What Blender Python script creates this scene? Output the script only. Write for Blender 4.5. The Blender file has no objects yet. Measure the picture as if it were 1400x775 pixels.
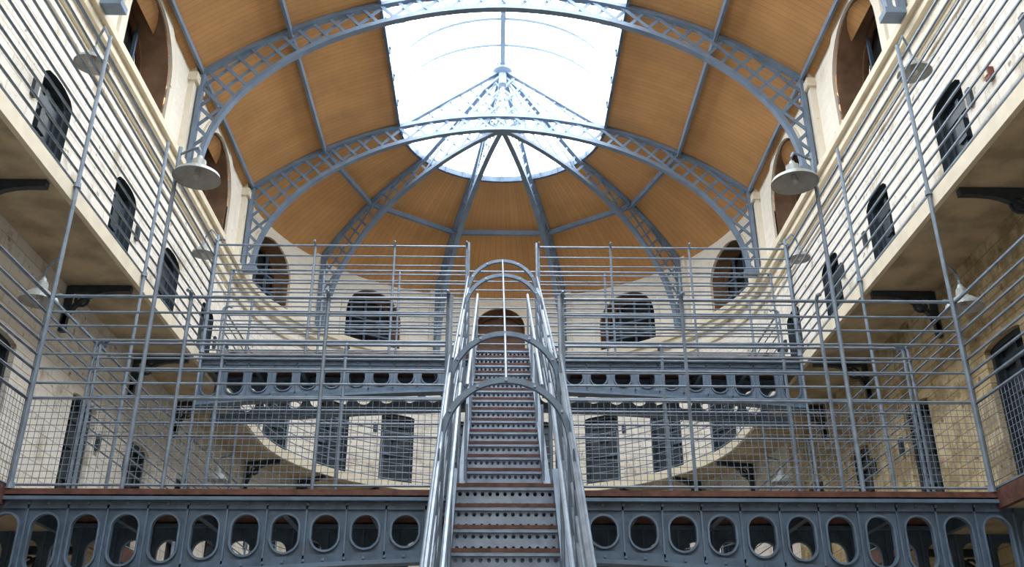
import bpy, math, random
from mathutils import Vector, Matrix
random.seed(4)
ZE = 1.6            # eye height: all 'h' values below are relative to the eye
Y0 = 15.5           # centre of the apse
RW, RG = 4.75, 4.0  # wall radius / gallery edge radius
L1, L2 = 1.81, 4.59
YB = -7.0
sc = bpy.context.scene
V = Vector

# ------------------------------------------------------------------ materials
def new_mat(name):
    m = bpy.data.materials.new(name); m.use_nodes = True
    nt = m.node_tree
    return m, nt, nt.nodes['Principled BSDF']

def plain(name, col, rough=.5, metal=0.0, var=.25, scale=6.0, bump=0.0, col2=None):
    m, nt, b = new_mat(name)
    tc = nt.nodes.new('ShaderNodeTexCoord')
    n = nt.nodes.new('ShaderNodeTexNoise'); n.inputs['Scale'].default_value = scale
    n.inputs['Detail'].default_value = 6
    nt.links.new(tc.outputs['Object'], n.inputs['Vector'])
    r = nt.nodes.new('ShaderNodeValToRGB')
    c2 = col2 or tuple(c*(1-var) for c in col)
    r.color_ramp.elements[0].position = .35; r.color_ramp.elements[0].color = (*c2, 1)
    r.color_ramp.elements[1].position = .62; r.color_ramp.elements[1].color = (*col, 1)
    nt.links.new(n.outputs['Fac'], r.inputs['Fac'])
    nt.links.new(r.outputs['Color'], b.inputs['Base Color'])
    b.inputs['Roughness'].default_value = rough; b.inputs['Metallic'].default_value = metal
    if bump:
        bp = nt.nodes.new('ShaderNodeBump'); bp.inputs['Strength'].default_value = bump
        bp.inputs['Distance'].default_value = .02
        nt.links.new(n.outputs['Fac'], bp.inputs['Height']); nt.links.new(bp.outputs['Normal'], b.inputs['Normal'])
    return m

def brick(name, col, mortar, dirt, dirtpos=.36, bstr=.5, flake=.30):
    m, nt, b = new_mat(name)
    uv = nt.nodes.new('ShaderNodeUVMap'); uv.uv_map = 'UVMap'
    tc = nt.nodes.new('ShaderNodeTexCoord')
    br = nt.nodes.new('ShaderNodeTexBrick')
    br.inputs['Scale'].default_value = 1.0
    br.inputs['Brick Width'].default_value = .42; br.inputs['Row Height'].default_value = .15
    br.inputs['Mortar Size'].default_value = .010; br.inputs['Mortar Smooth'].default_value = .6
    br.inputs['Color1'].default_value = (*col, 1)
    br.inputs['Color2'].default_value = (*[c*.95 for c in col], 1)
    br.inputs['Mortar'].default_value = (*mortar, 1)
    nt.links.new(uv.outputs['UV'], br.inputs['Vector'])
    n = nt.nodes.new('ShaderNodeTexNoise'); n.inputs['Scale'].default_value = 2.3
    n.inputs['Detail'].default_value = 10; n.inputs['Roughness'].default_value = .68
    nt.links.new(tc.outputs['Object'], n.inputs['Vector'])
    r = nt.nodes.new('ShaderNodeValToRGB')
    r.color_ramp.elements[0].position = dirtpos; r.color_ramp.elements[0].color = (0, 0, 0, 1)
    r.color_ramp.elements[1].position = dirtpos+.13; r.color_ramp.elements[1].color = (1, 1, 1, 1)
    nt.links.new(n.outputs['Fac'], r.inputs['Fac'])
    mx = nt.nodes.new('ShaderNodeMixRGB'); mx.inputs['Color1'].default_value = (*dirt, 1)
    nt.links.new(r.outputs['Color'], mx.inputs['Fac']); nt.links.new(br.outputs['Color'], mx.inputs['Color2'])
    n3 = nt.nodes.new('ShaderNodeTexNoise'); n3.inputs['Scale'].default_value = 9; n3.inputs['Detail'].default_value = 5
    nt.links.new(tc.outputs['Object'], n3.inputs['Vector'])
    r3 = nt.nodes.new('ShaderNodeValToRGB')
    r3.color_ramp.elements[0].position = flake; r3.color_ramp.elements[0].color = (.45, .42, .38, 1)
    r3.color_ramp.elements[1].position = flake+.06; r3.color_ramp.elements[1].color = (1, 1, 1, 1)
    nt.links.new(n3.outputs['Fac'], r3.inputs['Fac'])
    mm = nt.nodes.new('ShaderNodeMixRGB'); mm.blend_type = 'MULTIPLY'; mm.inputs['Fac'].default_value = 1
    nt.links.new(mx.outputs['Color'], mm.inputs['Color1']); nt.links.new(r3.outputs['Color'], mm.inputs['Color2'])
    nt.links.new(mm.outputs['Color'], b.inputs['Base Color'])
    n2 = nt.nodes.new('ShaderNodeTexNoise'); n2.inputs['Scale'].default_value = 18; n2.inputs['Detail'].default_value = 4
    nt.links.new(tc.outputs['Object'], n2.inputs['Vector'])
    ad = nt.nodes.new('ShaderNodeMath'); ad.operation = 'SUBTRACT'
    nt.links.new(n2.outputs['Fac'], ad.inputs[0]); nt.links.new(br.outputs['Fac'], ad.inputs[1])
    bp = nt.nodes.new('ShaderNodeBump'); bp.inputs['Strength'].default_value = bstr; bp.inputs['Distance'].default_value = .02
    nt.links.new(ad.outputs[0], bp.inputs['Height']); nt.links.new(bp.outputs['Normal'], b.inputs['Normal'])
    b.inputs['Roughness'].default_value = .75
    return m

def boards(name, col, w=.105):
    m, nt, b = new_mat(name)
    uv = nt.nodes.new('ShaderNodeUVMap'); uv.uv_map = 'UVMap'
    sp = nt.nodes.new('ShaderNodeSeparateXYZ'); nt.links.new(uv.outputs['UV'], sp.inputs['Vector'])
    dv = nt.nodes.new('ShaderNodeMath'); dv.operation = 'DIVIDE'; dv.inputs[1].default_value = w
    nt.links.new(sp.outputs['X'], dv.inputs[0])
    fr = nt.nodes.new('ShaderNodeMath'); fr.operation = 'FRACT'; nt.links.new(dv.outputs[0], fr.inputs[0])
    fl = nt.nodes.new('ShaderNodeMath'); fl.operation = 'FLOOR'; nt.links.new(dv.outputs[0], fl.inputs[0])
    wn = nt.nodes.new('ShaderNodeTexWhiteNoise'); wn.noise_dimensions = '1D'; nt.links.new(fl.outputs[0], wn.inputs['W'])
    lt = nt.nodes.new('ShaderNodeMath'); lt.operation = 'GREATER_THAN'; lt.inputs[1].default_value = .10
    nt.links.new(fr.outputs[0], lt.inputs[0])
    tc = nt.nodes.new('ShaderNodeTexCoord')
    n = nt.nodes.new('ShaderNodeTexNoise'); n.inputs['Scale'].default_value = 1.2; n.inputs['Detail'].default_value = 8
    nt.links.new(tc.outputs['Object'], n.inputs['Vector'])
    r = nt.nodes.new('ShaderNodeValToRGB')
    r.color_ramp.elements[0].position = .3; r.color_ramp.elements[0].color = (*[c*.78 for c in col], 1)
    r.color_ramp.elements[1].position = .65; r.color_ramp.elements[1].color = (*col, 1)
    nt.links.new(n.outputs['Fac'], r.inputs['Fac'])
    m1 = nt.nodes.new('ShaderNodeMath'); m1.operation = 'MULTIPLY_ADD'; m1.inputs[1].default_value = .08; m1.inputs[2].default_value = .92
    nt.links.new(wn.outputs['Value'], m1.inputs[0])
    m2 = nt.nodes.new('ShaderNodeMath'); m2.operation = 'MULTIPLY_ADD'; m2.inputs[1].default_value = .22; m2.inputs[2].default_value = .78
    nt.links.new(lt.outputs[0], m2.inputs[0])
    m3 = nt.nodes.new('ShaderNodeMath'); m3.operation = 'MULTIPLY'
    nt.links.new(m1.outputs[0], m3.inputs[0]); nt.links.new(m2.outputs[0], m3.inputs[1])
    mx = nt.nodes.new('ShaderNodeMixRGB'); mx.blend_type = 'MULTIPLY'; mx.inputs['Fac'].default_value = 1
    nt.links.new(r.outputs['Color'], mx.inputs['Color1']); nt.links.new(m3.outputs[0], mx.inputs['Color2'])
    nt.links.new(mx.outputs['Color'], b.inputs['Base Color'])
    b.inputs['Roughness'].default_value = .65
    return m

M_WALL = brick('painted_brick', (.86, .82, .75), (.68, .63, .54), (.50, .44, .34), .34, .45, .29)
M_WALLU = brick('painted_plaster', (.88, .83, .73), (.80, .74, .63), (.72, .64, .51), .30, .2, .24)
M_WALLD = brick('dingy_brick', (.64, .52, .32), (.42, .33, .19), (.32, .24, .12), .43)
M_REVEAL = plain('brown_reveal', (.28, .165, .095), .8, var=.4, scale=3)
M_DARK = plain('dark_room', (.015, .014, .014), .9)
M_STEEL = plain('blue_grey_steel', (.14, .215, .315), .5, .05, .28, 5)
M_STEEL2 = plain('truss_steel', (.175, .245, .345), .55, .0, .22, 4)
M_STEELD = plain('girder_steel', (.105, .165, .25), .5, .05, .35, 7)
M_RAIL = plain('rail_steel', (.22, .285, .37), .5, .12, .3, 9)
M_GALV = plain('galvanised_tube', (.33, .40, .50), .42, .3, .25, 9)
M_HOOP = plain('hoop_steel', (.165, .235, .325), .5, .08, .25, 9)
M_RUST = plain('rusty_deck', (.15, .065, .05), .7, 0, .5, 14)
M_WOOD = boards('orange_boards', (.68, .36, .14))
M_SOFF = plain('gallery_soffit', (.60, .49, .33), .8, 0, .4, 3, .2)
M_CREAM = plain('cream_trim', (.80, .72, .56), .6, 0, .12, 5)
M_DOOR = plain('dark_door_paint', (.026, .042, .058), .45, 0, .3, 7)
M_FLOOR = plain('stone_floor', (.30, .27, .23), .8, 0, .3, 3, .2)
M_BRONZE = plain('brown_door_paint', (.20, .10, .05), .6, 0, .3, 5)
M_SHADE = plain('lamp_enamel', (.38, .41, .41), .4, .1, .15, 8)
M_LAMPIN = plain('lamp_inner', (.55, .55, .53), .4)
M_BAR = plain('glazing_bar', (.30, .42, .54), .5, .1, .1, 4)
M_RED = plain('red_alarm_plastic', (.16, .04, .03), .4)

# ------------------------------------------------------------------ mesh builder
class MB:
    def __init__(s): s.v = []; s.f = []; s.m = []; s.uv = []; s.mats = []
    def mi(s, mat):
        if mat not in s.mats: s.mats.append(mat)
        return s.mats.index(mat)
    def vt(s, p, uv=(0, 0)):
        s.v.append((p[0], p[1], p[2]+ZE)); s.uv.append(uv); return len(s.v)-1
    def fc(s, ids, mat): s.f.append(ids); s.m.append(s.mi(mat))
    def box(s, a, b, mat):
        x0, y0, z0 = a; x1, y1, z1 = b
        i = [s.vt(p) for p in ((x0,y0,z0),(x1,y0,z0),(x1,y1,z0),(x0,y1,z0),(x0,y0,z1),(x1,y0,z1),(x1,y1,z1),(x0,y1,z1))]
        for q in ((0,3,2,1),(4,5,6,7),(0,1,5,4),(1,2,6,5),(2,3,7,6),(3,0,4,7)): s.fc([i[k] for k in q], mat)
    def sweep(s, pts, prof, mat, ref=None, closed=False):
        pts = [V(p) for p in pts]; n = len(pts); rings = []
        for i, p in enumerate(pts):
            if closed: t = pts[(i+1) % n]-pts[i-1]
            else: t = pts[min(i+1, n-1)]-pts[max(i-1, 0)]
            if t.length < 1e-9: t = V((0, 0, 1))
            t.normalize()
            rf = V(ref) if ref is not None else (V((0, 0, 1)) if abs((pts[-1]-pts[0]).normalized().z) < .9 else V((0, 1, 0)))
            sd = t.cross(rf)
            if sd.length < 1e-4: sd = t.cross(V((1, .1, 0)))
            sd.normalize(); up = sd.cross(t)
            rings.append([s.vt(p+sd*a+up*b) for a, b in prof])
        k = len(prof)
        for i in range(n if closed else n-1):
            A, B = rings[i], rings[(i+1) % n]
            for j in range(k): s.fc([A[j], A[(j+1) % k], B[(j+1) % k], B[j]], mat)
        if not closed: s.fc(rings[0][::-1], mat); s.fc(rings[-1], mat)
    def tube(s, pts, r, mat, n=6, ref=None):
        s.sweep(pts, [(r*math.cos(2*math.pi*k/n), r*math.sin(2*math.pi*k/n)) for k in range(n)], mat, ref)
    def bar(s, pts, a, b, mat, ref=None):
        s.sweep(pts, [(-a, -b), (a, -b), (a, b), (-a, b)], mat, ref)
    def lathe(s, prof, c, mat, n=20):
        rings = [[s.vt((c[0]+r*math.cos(2*math.pi*k/n), c[1]+r*math.sin(2*math.pi*k/n), c[2]+z)) for k in range(n)] for r, z in prof]
        for A, B in zip(rings, rings[1:]):
            for k in range(n): s.fc([A[k], A[(k+1) % n], B[(k+1) % n], B[k]], mat)
    def make(s, name, smooth=False):
        me = bpy.data.meshes.new(name); me.from_pydata(s.v, [], s.f)
        for m in s.mats: me.materials.append(m)
        me.polygons.foreach_set('material_index', s.m)
        if smooth: me.polygons.foreach_set('use_smooth', [True]*len(s.f))
        ul = me.uv_layers.new(name='UVMap')
        for l in me.loops: ul.data[l.index].uv = s.uv[l.vertex_index]
        me.update()
        o = bpy.data.objects.new(name, me); sc.collection.objects.link(o); return o

# wall maps (u = distance along the wall, h, d = depth behind the face)
mapL = lambda u, h, d=0: (-(RW+d), u, h)
mapR = lambda u, h, d=0: ((RW+d), u, h)
def mapA(u, h, d=0):
    a = u/RW; r = RW+d
    return (r*math.sin(a), Y0+r*math.cos(a), h)

class Op:  # opening with an arched head
    def __init__(s, uc, hb, w, spring, rise): s.uc, s.hb, s.w, s.sp, s.rise = uc, hb, w, spring, rise; s.hc = (hb+spring)/2+.05
    def inside(s, u, h, g=0):
        x = abs(u-s.uc); w = s.w+g
        if x >= w or h <= s.hb-g: return False
        return h < s.sp+g*.6+(s.rise+g*.4)*math.sqrt(max(0, 1-(x/w)**2))
    def ray(s, a, g=0):
        lo, hi = 0, 6; c, d = math.cos(a), math.sin(a)
        for _ in range(22):
            m = (lo+hi)/2
            if s.inside(s.uc+c*m, s.hc+d*m, g): lo = m
            else: hi = m
        return (s.uc+c*lo, s.hc+d*lo)
    def angles(s, extra=()):
        A = [2*math.pi*k/40 for k in range(40)]
        A += [math.atan2(s.hb-s.hc, s.w), math.atan2(s.hb-s.hc, -s.w)]
        A += [math.atan2(s.sp-s.hc, s.w), math.atan2(s.sp-s.hc, -s.w)]
        A += [math.atan2(y-s.hc, x-s.uc) for x, y in extra]
        A = sorted(a % (2*math.pi) for a in A); return A

def panel(mb, mp, u0, u1, h0, h1, op, mat, reveal=.25, rmat=None):
    if op is None:
        nu = max(1, int((u1-u0)/.4))
        g = [[mb.vt(mp(u0+(u1-u0)*i/nu, h), (u0+(u1-u0)*i/nu, h)) for h in (h0, h1)] for i in range(nu+1)]
        for i in range(nu): mb.fc([g[i][0], g[i+1][0], g[i+1][1], g[i][1]], mat)
        return
    cs = [(u0, h0), (u1, h0), (u1, h1), (u0, h1)]
    A = op.angles(cs)
    inn = [op.ray(a) for a in A]; out = []
    for a in A:
        c, d = math.cos(a), math.sin(a); t = 1e9
        if c > 1e-9: t = min(t, (u1-op.uc)/c)
        if c < -1e-9: t = min(t, (u0-op.uc)/c)
        if d > 1e-9: t = min(t, (h1-op.hc)/d)
        if d < -1e-9: t = min(t, (h0-op.hc)/d)
        out.append((op.uc+c*t, op.hc+d*t))
    K = 5; rings = []
    for k in range(K+1):
        rings.append([mb.vt(mp(i[0]+(o[0]-i[0])*k/K, i[1]+(o[1]-i[1])*k/K),
                            (i[0]+(o[0]-i[0])*k/K, i[1]+(o[1]-i[1])*k/K)) for i, o in zip(inn, out)])
    n = len(A)
    for k in range(K):
        for j in range(n): mb.fc([rings[k][j], rings[k][(j+1) % n], rings[k+1][(j+1) % n], rings[k+1][j]], mat)
    back = [mb.vt(mp(i[0], i[1], reveal), (i[0], i[1])) for i in inn]
    front = [mb.vt(mp(i[0], i[1], 0), (i[0], i[1])) for i in inn]
    for j in range(n): mb.fc([front[j], front[(j+1) % n], back[(j+1) % n], back[j]], rmat or mat)

def surround(mb, mp, op, g, d, mat):
    A = [a for a in op.angles()]
    i = [op.ray(a) for a in A]; o = [op.ray(a, g) for a in A]; n = len(A)
    r0 = [mb.vt(mp(p[0], p[1], .02)) for p in i]; r1 = [mb.vt(mp(p[0], p[1], -d)) for p in i]
    r2 = [mb.vt(mp(p[0], p[1], -d)) for p in o]; r3 = [mb.vt(mp(p[0], p[1], .01)) for p in o]
    for X, Y in ((r0, r1), (r1, r2), (r2, r3)):
        for j in range(n): mb.fc([X[j], X[(j+1) % n], Y[(j+1) % n], Y[j]], mat)

cnt = {'d': 0, 'w': 0}
def door(mp, op, dep=.14, mat=M_DOOR, hinge=1):
    mb = MB(); cnt['d'] += 1
    A = op.angles(); pts = [op.ray(a) for a in A]; n = len(A)
    c = mb.vt(mp(op.uc, op.hc, dep)); r = [mb.vt(mp(p[0], p[1], dep)) for p in pts]
    for j in range(n): mb.fc([c, r[j], r[(j+1) % n]], mat)
    fr = [mp(op.uc+(p[0]-op.uc)*.95, op.hc+(p[1]-op.hc)*.97, dep-.04) for p in pts]
    nrm = V(mp(op.uc, 0, 0))-V(mp(op.uc, 0, 1))
    mb.sweep(fr, [(-.035, -.04), (.035, -.04), (.035, .04), (-.035, .04)], mat, ref=nrm, closed=True)
    w = op.w
    def rb(ua, ub, ha, hb, d0, d1, m):
        q = [mp(ua, ha, d0), mp(ub, ha, d0), mp(ub, hb, d0), mp(ua, hb, d0), mp(ua, ha, d1), mp(ub, ha, d1), mp(ub, hb, d1), mp(ua, hb, d1)]
        i = [mb.vt(p) for p in q]
        for f in ((0,3,2,1),(4,5,6,7),(0,1,5,4),(1,2,6,5),(2,3,7,6),(3,0,4,7)): mb.fc([i[k] for k in f], m)
    H = op.sp-op.hb
    for t in (.12, .5, .9): rb(op.uc-w*.9, op.uc+w*.9, op.hb+H*t-.05, op.hb+H*t+.05, dep-.03, dep, mat)
    for t in (-.82, 0, .82): rb(op.uc+w*t-.04, op.uc+w*t+.04, op.hb+.03, op.sp, dep-.025, dep, mat)
    rb(op.uc-.09, op.uc+.09, op.hb+H*.68, op.hb+H*.82, dep-.05, dep, mat)
    rb(op.uc+hinge*w*.3, op.uc+hinge*w*.98, op.hb+H*.47, op.hb+H*.51, dep-.07, dep-.03, M_STEELD)
    rb(op.uc+hinge*(w+.10), op.uc+hinge*(w+.18), op.hb+H*.74, op.hb+H*.86, -.04, .01, M_DOOR)
    mb.make('door_%d' % cnt['d'])

def window(mp, op, dep=.5, kind=0):
    mb = MB(); cnt['w'] += 1
    A = op.angles(); pts = [op.ray(a) for a in A]; n = len(A)
    bm_ = M_BRONZE if kind == 1 else M_DARK
    c = mb.vt(mp(op.uc, op.hc, dep)); r = [mb.vt(mp(p[0], p[1], dep)) for p in pts]
    for j in range(n): mb.fc([c, r[j], r[(j+1) % n]], bm_)
    nrm = V(mp(op.uc, 0, 0))-V(mp(op.uc, 0, 1))
    fr = [mp(op.uc+(p[0]-op.uc)*.96, op.hc+(p[1]-op.hc)*.96, dep-.08) for p in pts]
    mb.sweep(fr, [(-.03, -.03), (.03, -.03), (.03, .03), (-.03, .03)], M_BRONZE, ref=nrm, closed=True)
    for t in ((-.5, 0, .5) if kind == 0 else (0,)):
        u = op.uc+t*op.w
        top = op.sp+op.rise*math.sqrt(1-t*t)
        mb.bar([mp(u, op.hb, dep-.1), mp(u, top, dep-.1)], .022, .022, M_BRONZE if kind else M_STEELD)
    for h in ((op.hb+.33, op.hb+.66) if kind == 0 else (op.sp,)):
        mb.bar([mp(op.uc-op.w*.97, h, dep-.1), mp(op.uc, h, dep-.1), mp(op.uc+op.w*.97, h, dep-.1)], .02, .02, M_BRONZE if kind else M_STEELD)
    mb.make('window_%d' % cnt['w'])

# ------------------------------------------------------------------ walls
zones = [(-1.6, 1.75), (1.75, 4.53), (4.53, 7.5), (7.5, 9.45)]
DY = [.1, 2.2, 4.3, 6.4, 8.5, 10.6, 12.5, 14.4]
TY = [1.9, 5.3, 8.7, 12.1]
AY = [3.6, 7.0, 10.4, 13.8]
def side_wall(mp, name, lowmat):
    mb = MB()
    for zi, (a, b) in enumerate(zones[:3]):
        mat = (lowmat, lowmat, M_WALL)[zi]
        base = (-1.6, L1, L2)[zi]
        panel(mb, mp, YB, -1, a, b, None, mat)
        for i, y in enumerate(DY):
            u0 = -1 if i == 0 else (DY[i-1]+y)/2
            u1 = Y0 if i == len(DY)-1 else (DY[i+1]+y)/2
            op = Op(y, base+.03, .35, base+1.66, .10 if zi == 2 else .04)
            panel(mb, mp, u0, u1, a, b, op, mat, .2, M_DOOR if zi == 2 else mat)
            door(mp, op, hinge=1 if i % 2 else -1)
    a, b = zones[3]
    panel(mb, mp, YB, 1.9, a, b, None, M_WALLU)
    for i, y in enumerate(AY):
        op = Op(y, 7.72, .82, 8.35, .80)
        panel(mb, mp, TY[i], TY[i+1] if i < 3 else Y0, a, b, op, M_WALLU, .5, M_REVEAL)
        surround(mb, mp, op, .17, .04, M_WALLU)
        window(mp, op)
    mb.make(name)
side_wall(mapL, 'wall_left', M_WALL)
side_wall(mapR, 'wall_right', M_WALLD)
mb = MB(); D = math.radians
for zi, (a, b) in enumerate(zones[:3]):
    base = (-1.6, L1, L2)[zi]
    for k in range(-5, 5):
        c = D(k*18+9)*RW
        op = Op(c, base+.03, .37, base+1.60, .04)
        panel(mb, mapA, D(k*18)*RW, D(k*18+18)*RW, a, b, op, M_WALL, .2, M_DOOR)
        door(mapA, op, hinge=-1 if k < 0 else 1)
a, b = zones[3]
for k in range(-2, 3):
    c = D(k*36)*RW
    w = .56 if k == 0 else .68
    op = Op(c, 7.70, w, 8.95-(.5 if k == 0 else .66)-.02, .5 if k == 0 else .66)
    panel(mb, mapA, c-D(18)*RW, c+D(18)*RW, a, b, op, M_WALLU, .45, M_REVEAL)
    surround(mb, mapA, op, .13, .04, M_WALLU)
    window(mapA, op, .42, 1 if k == 0 else 0)
mb.make('wall_far')

def hs(r, y_start=YB, step=D(4.5)):
    P = []
    n = max(1, int((Y0-y_start)/1.0))
    for i in range(n): P.append((-r, y_start+(Y0-y_start)*i/n))
    k = int(math.pi/step)
    for i in range(k+1):
        a = -math.pi/2+math.pi*i/k; P.append((r*math.sin(a), Y0+r*math.cos(a)))
    for i in range(n-1, -1, -1): P.append((r, y_start+(Y0-y_start)*i/n))
    return P
def band(mb, r0, r1, h0, h1, mat, matf=None):
    A, B = hs(r0, YB+.01), hs(r1, YB+.01)
    rows = [[mb.vt((a[0], a[1], h0)), mb.vt((b[0], b[1], h0)), mb.vt((b[0], b[1], h1)), mb.vt((a[0], a[1], h1))] for a, b in zip(A, B)]
    for p, q in zip(rows, rows[1:]):
        for j in range(4): mb.fc([p[j], p[(j+1) % 4], q[(j+1) % 4], q[j]], (matf or mat) if j == 3 else mat)

mb = MB(); band(mb, RW-.15, RW-.002, 7.50, 7.60, M_CREAM); band(mb, RW-.09, RW-.002, 7.38, 7.50, M_CREAM); mb.make('trim_1')
mb = MB(); band(mb, RW-.05, RW-.002, 7.12, 7.19, M_CREAM); mb.make('trim_2')
mb = MB()
mb.tube([(-(RW-.06), YB+.02, 6.98), (-(RW-.06), Y0, 6.98)], .022, M_CREAM, 6)
mb.tube([((RW-.06), YB+.02, 6.98), ((RW-.06), Y0, 6.98)], .022, M_CREAM, 6)
mb.make('wall_conduit')
mb = MB()
mb.box((RW-.06, 7.53, 5.82), (RW-.003, 7.62, 5.94), M_RED)
mb.box((RW-.07, 7.55, 5.86), (RW-.06, 7.60, 5.91), M_CREAM)
mb.make('alarm_call_point')
mb = MB()
mb.box((-6, YB, -1.7), (6, 21.5, -1.6), M_FLOOR); mb.make('floor')
mb = MB()
mb.box((-5.3, YB-.2, -1.6), (5.3, YB, 12.4), M_WALL); mb.make('light_block_wall')  # unseen end wall, added to stop sky light entering from behind the camera

def polar(a, r, h): return (r*math.sin(a), Y0+r*math.cos(a), h)
feet = [((-1, y)) for y in TY+[Y0]]+[((1, y)) for y in TY+[Y0]]
mb = MB()
for sx, y in feet:
    mb.box((min(sx*(RW-.09), sx*(RW+.02)), y-.17, 7.58), (max(sx*(RW-.09), sx*(RW+.02)), y+.17, 9.35), M_WALLU)
    mb.box((min(sx*(RW-.14), sx*(RW+.02)), y-.22, 8.98), (max(sx*(RW-.14), sx*(RW+.02)), y+.22, 9.12), M_CREAM)
for a in (-54, -18, 18, 54):
    a = D(a); p = V(polar(a, RW-.03, 7.58)); q = V(polar(a, RW-.03, 9.3))
    mb.bar([p, q], .15, .06, M_WALLU, ref=V(polar(a, 1, 0))-V(polar(a, 0, 0)))
mb.make('trim_3')

# ------------------------------------------------------------------ ceiling
zo = lambda r: 3.71+math.sqrt(7.24**2-r*r)
RS = 1.95
rs = [4.95-(4.95-RS)*i/12 for i in range(13)]
mb = MB()
for sx in (-1, 1):
    ny = 46; g = []
    for j in range(ny+1):
        y = YB+(Y0-YB)*j/ny
        g.append([mb.vt((sx*r, y, zo(r)), (y, r)) for r in rs])
    for j in range(ny):
        for i in range(12): mb.fc([g[j][i], g[j+1][i], g[j+1][i+1], g[j][i+1]], M_WOOD)
na = 60; g = []
for j in range(na+1):
    a = -math.pi/2+math.pi*j/na
    g.append([mb.vt(polar(a, r, zo(r)), (a*3.3, r)) for r in rs])
for j in range(na):
    for i in range(12): mb.fc([g[j][i], g[j+1][i], g[j+1][i+1], g[j][i+1]], M_WOOD)
mb.make('ceiling')
mb = MB()
for sx in (-1, 1):
    mb.bar([(sx*3.35, YB, zo(3.35)-.06), (sx*3.35, Y0, zo(3.35)-.06)], .025, .06, M_STEEL2)
    mb.bar([(sx*4.6, YB, zo(4.6)-.06), (sx*4.6, Y0, zo(4.6)-.06)], .02, .04, M_STEEL2)
for k in range(-90, 90, 36):
    p, q = polar(D(k), 3.35, zo(3.35)-.07), polar(D(k+36), 3.35, zo(3.35)-.07)
    mb.bar([p, q], .035, .05, M_STEEL2)
mb.make('roof_purlins')

# ------------------------------------------------------------------ trusses
def inner(x): return 7.6+3.0*math.sqrt(max(0, 1-(abs(x)/4.45)**1.86))
def lattice(mb, T, inside, nrm, xr, zr, sp=.25, hw=.026):
    for sg in (1, -1):
        c = -20
        while c < 25:
            run = None; N = 900
            for i in range(N+1):
                x = xr[0]+(xr[1]-xr[0])*i/N; z = sg*x+c
                ok = zr[0] < z < zr[1] and inside(x, z)
                if ok and run is None: run = (x, z)
                if (not ok or i == N) and run is not None:
                    if abs(x-run[0]) > .05:
                        mb.bar([T(*run, .012*sg), T(x, z, .012*sg)], hw, .008, M_STEEL2, ref=nrm)
                    run = None
            c += sp*math.sqrt(2)
def truss(y):
    mb = MB()
    T = lambda x, z, o=0: V((x, y+o, z))
    nrm = V((0, 1, 0))
    out = lambda x: zo(x)-.05
    ins = lambda x, z: (inner(x) if abs(x) < 4.45 else 7.6) < z < out(x) and abs(x) < 4.62
    xs = [-4.6+9.2*i/48 for i in range(49)]
    mb.bar([T(x, out(x)) for x in xs], .035, .055, M_STEEL2, ref=nrm)
    xi = [-4.45*math.cos(math.pi*i/56) for i in range(57)]
    mb.bar([T(x, inner(x)) for x in xi], .035, .055, M_STEEL2, ref=nrm)
    for s in (-1, 1):
        mb.bar([T(s*4.6, 7.58), T(s*4.6, out(4.6))], .03, .055, M_STEEL2, ref=nrm)
        mb.box((min(s*4.36, s*4.66), y-.1, 7.54), (max(s*4.36, s*4.66), y+.1, 7.62), M_STEEL2)
    lattice(mb, T, ins, nrm, (-4.6, 4.6), (7.6, 11))
    mb.make('roof_truss')
for y in TY+[Y0]: truss(y)
HUB = 12.0
def rib(adeg):
    a = D(adeg); mb = MB()
    n3 = V((math.cos(a), -math.sin(a), 0))
    T = lambda r, z, o=0: V(polar(a, r, z))+n3*o
    def out(r):
        if r > RS: return zo(r)-.05
        return zo(RS)-.05+(HUB-.05-zo(RS)+.05)*(RS-r)/(RS-.08)
    ins = lambda r, z: (inner(r) if r < 4.45 else 7.6) < z < out(r) and .06 < r < 4.62
    if abs(adeg) == 90:
        ins = lambda r, z: zo(r)-.05 < z < out(r) and .06 < r < RS
        mb.bar([T(.08, HUB-.05), T(RS, zo(RS)-.05)], .03, .05, M_STEEL2, ref=n3)
    else:
        rr = [4.6-(4.6-RS)*i/20 for i in range(21)]
        mb.bar([T(r, out(r)) for r in rr]+[T(.08, HUB-.05)], .035, .05, M_STEEL2, ref=n3)
        xi = [4.45*math.cos(math.pi/2*i/30)+.01 for i in range(31)]
        mb.bar([T(x, inner(min(x, 4.45))) for x in xi], .035, .05, M_STEEL2, ref=n3)
        mb.bar([T(4.6, 7.58), T(4.6, out(4.6))], .03, .05, M_STEEL2, ref=n3)
    lattice(mb, T, ins, n3, (.05, 4.6), (7.6, 12.2), .24, .022)
    mb.make('roof_rib')
for a in (-90, -54, -18, 18, 54, 90): rib(a)
mb = MB()
mb.lathe([(.0, .12), (.14, .10), (.20, .03), (.20, -.06), (.08, -.10), (.08, -.35), (0, -.4)], (0, Y0, HUB), M_STEEL2, 16)
for k in range(12):
    a = D(k*30); p = polar(a, .2, HUB+.02)
    mb.tube([p, polar(a, .26, HUB+.08), polar(a, .30, HUB+.02)], .012, M_STEEL2, 5)
mb.make('roof_hub')

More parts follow.
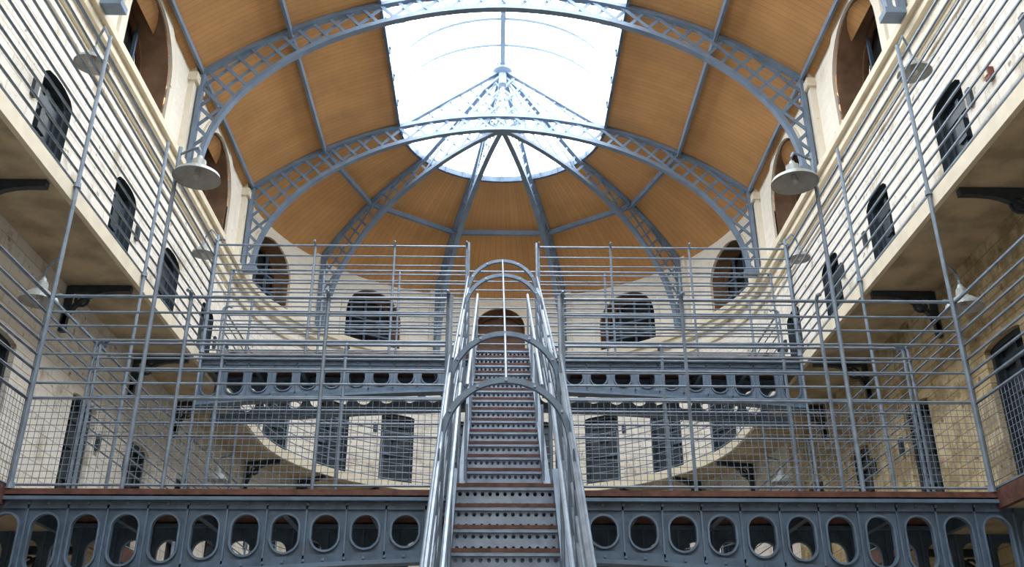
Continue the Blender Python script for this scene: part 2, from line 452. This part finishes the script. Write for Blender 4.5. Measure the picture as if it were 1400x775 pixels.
# ------------------------------------------------------------------ skylight
mb = MB()
y = YB+.02
while y < Y0-.2:
    pts = [(-RS*math.cos(math.pi*i/24), y, zo(RS)+.03+(HUB+.02-zo(RS))*math.sin(math.pi*i/24)) for i in range(25)]
    mb.bar(pts, .028, .035, M_BAR, ref=(0, 1, 0)); y += .75
mb.bar([(0, YB, HUB+.04), (0, Y0, HUB+.04)], .045, .045, M_STEEL2)
for sx in (-1, 1):
    mb.box((min(sx*RS, sx*(RS+.05)), YB, zo(RS)-.08), (max(sx*RS, sx*(RS+.05)), Y0, zo(RS)+.08), M_STEELD)
    yy = YB+.02
    while yy < Y0:
        mb.bar([(sx*(RS-.01), yy, zo(RS)-.08), (sx*(RS-.01), yy, zo(RS)+.10)], .016, .014, M_STEELD); yy += .75
rim = [polar(D(-90+4.5*i), RS+.03, zo(RS)+.0) for i in range(41)]
mb.bar(rim, .03, .06, M_STEELD)
for k in range(-84, 90, 12):
    mb.bar([polar(D(k), RS-.01, zo(RS)-.08), polar(D(k), RS-.01, zo(RS)+.08)], .016, .014, M_STEELD)
mb.make('skylight')

# ------------------------------------------------------------------ galleries
for L in (L1, L2):
    mb = MB()
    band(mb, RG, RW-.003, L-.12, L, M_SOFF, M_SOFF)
    band(mb, RG-.03, RG+.02, L-.13, L+.02, M_RUST if L == L1 else M_CREAM)
    mb.make('gallery_walkway')
    mb = MB()
    def brk(p0, p1, h):
        A = V((*p0, h)); B = V((*p1, h)); d = (B-A)
        mb.bar([A, B], .035, .035, M_DOOR)
        pts = []
        for i in range(9):
            t = math.pi/2*i/8
            pts.append(A+V((0, 0, -.42+.40*math.sin(t)))+d*(.72*(1-math.cos(t))))
        mb.bar(pts, .02, .03, M_DOOR, ref=V((d.y, -d.x, 0)))
        mb.bar([A+V((0, 0, .03)), A+V((0, 0, -.5))], .03, .03, M_DOOR)
        ctr = A+d*.22+V((0, 0, -.13))
        nr = V((d.y, -d.x, 0)).normalized(); dn = d.normalized()
        mb.sweep([ctr+dn*.07*math.cos(k*math.pi/5)+V((0, 0, .07*math.sin(k*math.pi/5))) for k in range(10)], [(-.012, -.012), (.012, -.012), (.012, .012), (-.012, .012)], M_DOOR, ref=nr, closed=True)
    for y in (.8, 3.0, 5.2, 7.4, 9.6, 11.75, 13.6):
        for s in (-1, 1): brk((s*(RW-.04), y), (s*(RG+.05), y), L-.16)
    for k in range(-72, 73, 18):
        brk(polar(D(k), RW-.04, 0)[:2], polar(D(k), RG+.05, 0)[:2], L-.16)
    mb.make('gallery_brackets')

# ------------------------------------------------------------------ railings
def rails(mb, path, base, hts, r=.011, mat=M_RAIL, top=.016):
    for i, h in enumerate(hts):
        mb.tube([(p[0], p[1], base+h) for p in path], top if i == len(hts)-1 else r, mat, 5)
def meshgrid(mb, p, q, base, h0, h1, st=.055, r=.0028):
    p = V((*p, 0)); q = V((*q, 0)); d = q-p; n = int(d.length/st)
    for i in range(n+1):
        c = p+d*i/n; mb.tube([(c.x, c.y, base+h0), (c.x, c.y, base+h1)], r, M_RAIL, 4)
    k = int((h1-h0)/st)
    for i in range(k+1): mb.tube([(p.x, p.y, base+h0+i*st), (q.x, q.y, base+h0+i*st)], r, M_RAIL, 4)
def hookpost(mb, x, y, base, H, out, r=.017):
    ox, oy = out
    pts = [(x, y, base), (x, y, base+H-.1)]
    for i in range(1, 7):
        t = math.pi*.75*i/6
        pts.append((x+ox*.07*(1-math.cos(t)), y+oy*.07*(1-math.cos(t)), base+H-.1+.07*math.sin(t)+.0))
    mb.tube(pts, r, M_RAIL, 6, ref=(1, 1, .01))
H1 = [.04, .77, .90, 1.03, 1.16, 1.29, 1.42, 1.55, 1.70]
H2 = [.06, .20, .34, .48, .62, .76, .90, 1.04, 1.18, 1.32, 1.46, 1.62]
YF1, YK1 = 7.77, 8.85
YF2, YK2 = 11.97, 12.72
for s in (-1, 1):
    for (L, HT, ya, yb) in ((L1, H1, YF1, YK1), (L2, H2, YF2, YK2)):
        mb = MB(); X = s*(RG-.01)
        rails(mb, [(X, -5), (X, ya)], L, HT, .013)
        if L == L1: meshgrid(mb, (X, 2.5), (X, ya), L, .04, .77)
        ys = [-3, -1, 1, 3.2, 5.4, ya]
        for y in ys: hookpost(mb, X, y, L, 1.75, (-s, 0))
        mb.make('gallery_railing')
for (L, HT, yb) in ((L1, H1, YK1), (L2, [.06, .22, .38, .54, .70, .86, 1.0], YK2)):
    mb = MB()
    path = [p for p in hs(RG-.01, yb) ]
    rails(mb, path, L, HT, .009, top=.014)
    for y in (yb, (yb+Y0)/2, Y0):
        for s in (-1, 1): hookpost(mb, s*(RG-.01), y, L, HT[-1]+.06, (-s, 0))
    for k in range(-72, 73, 18):
        p = polar(D(k), RG-.01, 0); hookpost(mb, p[0], p[1], L, HT[-1]+.06, (-math.sin(D(k)), -math.cos(D(k))), .013)
    mb.make('gallery_railing')
for s in (-1, 1):
    mb = MB(); X = s*(RG-.01)
    rails(mb, [(X, YK1-.0), (X, YF1)], L1, H1[-4:])
    mb.make('gallery_railing')
for s in (-1, 1):
    for y in (3.3, 5.5, 7.72, 9.6, 11.9, 14.0):
        mb = MB()
        X = s*(RG-.055)
        mb.tube([(X, y, L1), (X, y, L2+1.75)], .02, M_RAIL, 8)
        for h in (L1, L2): mb.lathe([(.0, .05), (.032, .05), (.036, 0), (.0, 0)], (X, y, h+.0), M_RAIL, 8)
        mb.make('gallery_post')

# ------------------------------------------------------------------ bridges
def stad(cx, cz, w, h, n=24):
    P = []
    for i in range(n):
        a = 2*math.pi*(i+.5)/n
        P.append((cx+w*math.cos(a), cz+(h-w)*(1 if math.sin(a) > 0 else -1)+w*math.sin(a)))
    return P
def girder(mb, y, top, dep, xe, sp, face, webmat):
    n = int(2*xe/sp); sp = 2*xe/n
    for i in range(n):
        x0 = -xe+i*sp; x1 = x0+sp; c = (x0+x1)/2
        d0, d1, dc = dep(x0), dep(x1), dep(c)
        hw = sp*.36; hh = max(hw, (dc-.23)/2); cz = top-dc/2-.005
        hole = stad(c, cz, hw, hh)
        out = []
        for (px, pz) in hole:
            a = math.atan2(pz-cz, px-c); ca, sa = math.cos(a), math.sin(a)
            lx = sp/2; t = lx/abs(ca) if abs(ca) > 1e-6 else 1e9
            if sa > 0: t = min(t, (top-cz)/sa)
            if sa < 0:
                t = min(t, (cz-(top-dc))/-sa)
            out.append([c+ca*t, cz+sa*t])
        for cx_, cz_ in ((x0, top), (x1, top), (x0, top-d0), (x1, top-d1)):
            j = min(range(len(out)), key=lambda k: (out[k][0]-cx_)**2+(out[k][1]-cz_)**2); out[j] = [cx_, cz_]
        for yy in (y-.012, y+.012):
            A = [mb.vt((p[0], yy, p[1])) for p in hole]; B = [mb.vt((p[0], yy, p[1])) for p in out]
            for k in range(len(A)): mb.fc([A[k], A[(k+1) % len(A)], B[(k+1) % len(A)], B[k]], webmat)
        mb.sweep([(p[0], y-.014*face, p[1]) for p in hole], [(-.008, -.022), (.008, -.022), (.008, .022), (-.008, .022)], M_STEEL, ref=(0, 1, 0), closed=True)
        for xx in (x0+sp*.02, c):
            for zz in (top-.045, top-dep(xx)+.045):
                mb.box((xx-.010, y-.042, zz-.010), (xx+.010, y-.012, zz+.010), M_STEEL)
        mb.box((x0-.007, y-.030, top-d0+.03), (x0+.007, y+.030, top-.02), M_STEEL)
    xs = [-xe+2*xe*i/40 for i in range(41)]
    mb.bar([(x, y, top-.01) for x in xs], .08, .014, M_STEEL)
    mb.bar([(x, y, top-dep(x)) for x in xs], .08, .016, M_STEEL)
    mb.bar([(x, y-.018*face, top-.045) for x in xs], .012, .04, M_STEELD)
    mb.bar([(x, y-.018*face, top-dep(x)+.045) for x in xs], .012, .04, M_STEELD)

def bridge(L, yf, yk, xe, depf, wm):
    mb = MB()
    mb.box((-xe, yf-.07, L-.045), (xe, yk+.07, L), M_RUST)
    for i in range(14):
        x = -xe+.1+(2*xe-.2)*i/13
        mb.box((x-.025, yf+.04, L-.17), (x+.025, yk-.04, L-.05), M_STEELD)
    girder(mb, yf, L-.065, depf, xe, .305, 1, wm)
    girder(mb, yk, L-.065, depf, xe, .305, -1, wm)
    mb.make('footbridge')
bridge(L1, YF1, YK1, RW-.03, lambda x: .47+.34*(abs(x)/4.7)**1.6, M_STEELD)
bridge(L2, YF2, YK2, RG-.05, lambda x: .42+.22*(abs(x)/4.0)**1.6, M_STEEL2)
def bridge_rail(L, y, HT, gap, out, posts, grid):
    mb = MB()
    xe = RG-.03
    segs = [(-xe, -gap), (gap, xe)] if gap else [(-xe, xe)]
    for a, b in segs:
        rails(mb, [(a, y), (b, y)], L, HT, .0115)
        if grid: meshgrid(mb, (a, y), (b, y), L, .04, .77)
    for x in posts:
        for s in (-1, 1): hookpost(mb, s*x, y, L, HT[-1]+.06, (0, out))
    mb.make('bridge_railing')
bridge_rail(L1, YF1-.02, H1, .50, -1, (.50, 1.55, 2.75), True)
bridge_rail(L1, YK1+.02, H1, .50, 1, (.50, 1.55, 2.75, 3.95), False)
bridge_rail(L2, YF2-.02, H2, .50, -1, (.50, 1.5, 2.6, 3.95), False)
bridge_rail(L2, YK2+.02, H2, 0, 1, (.50, 1.5, 2.6, 3.95), False)

# ------------------------------------------------------------------ staircase
mb = MB()
def flight(y0, h0, y1, h1, n, W, CW):
    run = (y1-y0)/n; rise = (h1-h0)/n
    for i in range(n):
        y = y0+run*i; h = h0+rise*(i+1)
        mb.box((-W/2, y-.025, h-.03), (W/2, y+run+.01, h), M_STEEL)
        mb.box((-W/2, y-.034, h-.024), (W/2, y-.022, h+.002), M_RUST)
        mb.box((-W/2, y-.028, h-.050), (W/2, y-.016, h-.024), M_GALV)
        nc = 13; cw = W/nc; rh = (rise-.034)/2
        for c in range(nc):
            for r in range(2):
                cx = -W/2+cw*(c+.5); cz = h-rise+rh*(r+.5)
                hr = .015
                hole = [(cx+hr*math.cos(math.pi*k/4+.39), cz+hr*1.1*math.sin(math.pi*k/4+.39)) for k in range(8)]
                box = []
                for k in range(8):
                    a = math.pi*k/4+.39; ca, sa = math.cos(a), math.sin(a)
                    t = 1/max(abs(ca), abs(sa)); box.append((cx+ca*t*cw/2, cz+sa*t*rh/2))
                A = [mb.vt((p[0], y, p[1])) for p in hole]; B = [mb.vt((p[0], y, p[1])) for p in box]
                for k in range(8): mb.fc([A[k], A[(k+1) % 8], B[(k+1) % 8], B[k]], M_GALV)
                for k, (sx, sz) in ((0, (1, 1)), (2, (-1, 1)), (4, (-1, -1)), (6, (1, -1))):
                    cidx = mb.vt((cx+sx*cw/2, y, cz+sz*rh/2)); mb.fc([B[k], cidx, B[(k+1) % 8]], M_GALV)
    for s in (-1, 1):
        x = s*(W/2+.012)
        mb.bar([(x, y0-.05, h0+.02), (x, y1, h1+.02)], .012, .14, M_STEEL)
        for dz in (.15, -.12):
            mb.bar([(x+s*.02, y0-.05, h0+.02+dz), (x+s*.02, y1, h1+.02+dz)], .03, .012, M_STEEL)
    for s in (-1, 1):
        x = s*CW/2
        for hh, r, m_ in ((.22, .012, M_RAIL), (.42, .012, M_RAIL), (.60, .012, M_GALV), (.78, .012, M_RAIL), (.96, .022, M_GALV), (1.14, .012, M_RAIL)):
            mb.tube([(x, y0-.05, h0+hh+rise), (x, y1, h1+hh+.03)], r, m_, 7)
        mb.tube([(s*(W/2+.0), y0, h0+.90+rise), (s*(W/2), y1, h1+.90)], .018, M_GALV, 7)
        m = max(2, int((y1-y0)/1.0))
        for i in range(m+1):
            yy = y0+(y1-y0)*i/m; h = h0+(h1-h0)*i/m
            mb.bar([(x, yy, h-.05), (x, yy, h+1.16)], .012, .022, M_HOOP, ref=(0, 1, 0))
            mb.bar([(s*W/2, yy, h+.03), (x, yy, h+.03)], .01, .02, M_HOOP)
            mb.tube([(s*W/2, yy, h), (s*W/2, yy, h+.92)], .013, M_RAIL, 6)
flight(4.30, -1.6, 7.72, L1, 17, .76, .95)
flight(8.32, L1, YF2, L2, 14, .68, .95)
def hoop(y, hb, hs_, R=.475):
    pts = [(-R, y, hb), (-R, y, hs_)]
    for i in range(1, 24): 
        t = math.pi*i/24; pts.append((-R*math.cos(t), y, hs_+R*math.sin(t)))
    pts += [(R, y, hs_), (R, y, hb)]
    mb.bar(pts, .022, .010, M_HOOP, ref=(0, 1, 0))
    mb.bar([(p[0]*.96, p[1]+.02, p[2]-.01) for p in pts], .004, .028, M_HOOP, ref=(0, 1, 0))
    for t in (.5, 1.1, math.pi/2, 2.04, 2.64):   # bolt heads
        c = (-R*math.cos(t), y-.012, hs_+R*math.sin(t))
        mb.box((c[0]-.010, c[1]-.008, c[2]-.010), (c[0]+.010, c[1]+.004, c[2]+.010), M_GALV)
hp = [(6.9, 1.0), (7.95, L1), (11.0, 3.86), (YF2+.2, L2+.06)]
for i, (y, h) in enumerate(hp):
    hoop(y, h-.02, h+.98)
mb.tube([(0, y, h+1.455) for y, h in hp], .011, M_RAIL, 6)
for s in (-1, 1):
    for (y, L) in ((7.72, L1), (YF2+.05, L2)):
        mb.tube([(s*.475, y, L), (s*.475, y, L+1.72)], .02, M_GALV, 7)
    mb.tube([(s*.475, 7.72, L1+1.05), (s*.475, 8.32, L1+1.1)], .018, M_GALV, 7)
    for hh in (.3, .6, .9): mb.tube([(s*.475, 7.72, L1+hh), (s*.475, 8.32, L1+hh)], .012, M_GALV, 6)
mb.make('staircase')

# ------------------------------------------------------------------ lamps
def lamp(c, arm, R=.19, post=None):
    mb = MB(); x, y, h = c
    k = R/.19
    mb.lathe([(0, .20), (.022, .20), (.03, .17), (.055*k, .15), (.06*k, .085), (.10*k, .06), (.18*k, .0), (.19*k, -.03), (.193*k, -.035)], c, M_SHADE, 28)
    mb.lathe([(.19*k, -.033), (.175*k, -.002), (.095*k, .05), (.0, .06)], c, M_LAMPIN, 28)
    mb.lathe([(.0, .06), (.022, .05), (.03, .01), (.034, -.02), (.02, -.045), (0, -.05)], c, M_LAMPIN, 12)
    A = V(arm); top = V((x, y, h+.20))
    d = V((A.x-x, A.y-y, 0))
    pts = [top, top+V((0, 0, .05)), top+d*.12+V((0, 0, .10)), top+d*.4+V((0, 0, .10)), A]
    mb.tube(pts, .013, M_RAIL, 6)
    if post is not None:
        mb.tube([(A.x, A.y, post), (A.x, A.y, A.z+.08)], .02, M_RAIL, 8)
    return mb.make('pendant_lamp')
for s in (-1, 1):
    lamp((2.76*s-.08, YF1-.12, 4.70), (2.98*s-.08, YF1-.05, 4.96), .215, L1)
    lamp((s*4.32, 8.2, 6.40), (s*(RG-.055), 7.72, 6.3), .175)
    lamp((s*4.22, 12.2, 6.22), (s*(RG-.055), 11.9, 6.3), .16)
    lamp((s*4.2, 8.0, 3.60), (s*(RG-.055), 7.72, 3.9), .17)
    lamp((s*4.2, 14.2, 3.50), (s*(RG-.055), 14.0, 3.8), .16)

# ------------------------------------------------------------------ light
w = bpy.data.worlds.new('World'); sc.world = w; w.use_nodes = True
bg = w.node_tree.nodes['Background']; bg.inputs['Color'].default_value = (.93, .97, 1.0, 1); bg.inputs['Strength'].default_value = 10.8
l = bpy.data.lights.new('skylight_portal', 'AREA'); l.shape = 'RECTANGLE'; l.size = 2*RS; l.size_y = Y0+RS-YB; l.cycles.is_portal = True
o = bpy.data.objects.new('skylight_portal', l); o.location = (0, (YB+Y0+RS)/2, zo(RS)-.15+ZE); sc.collection.objects.link(o)

# ------------------------------------------------------------------ camera
cd = bpy.data.cameras.new('camera'); cam = bpy.data.objects.new('camera', cd); sc.collection.objects.link(cam)
cd.sensor_width = 36; cd.lens = 1320/1400*36
cam.location = (-.07, 0, ZE)
cam.rotation_euler = (D(90+25.3), 0, D(-.95))
sc.camera = cam
sc.view_settings.view_transform = 'Standard'
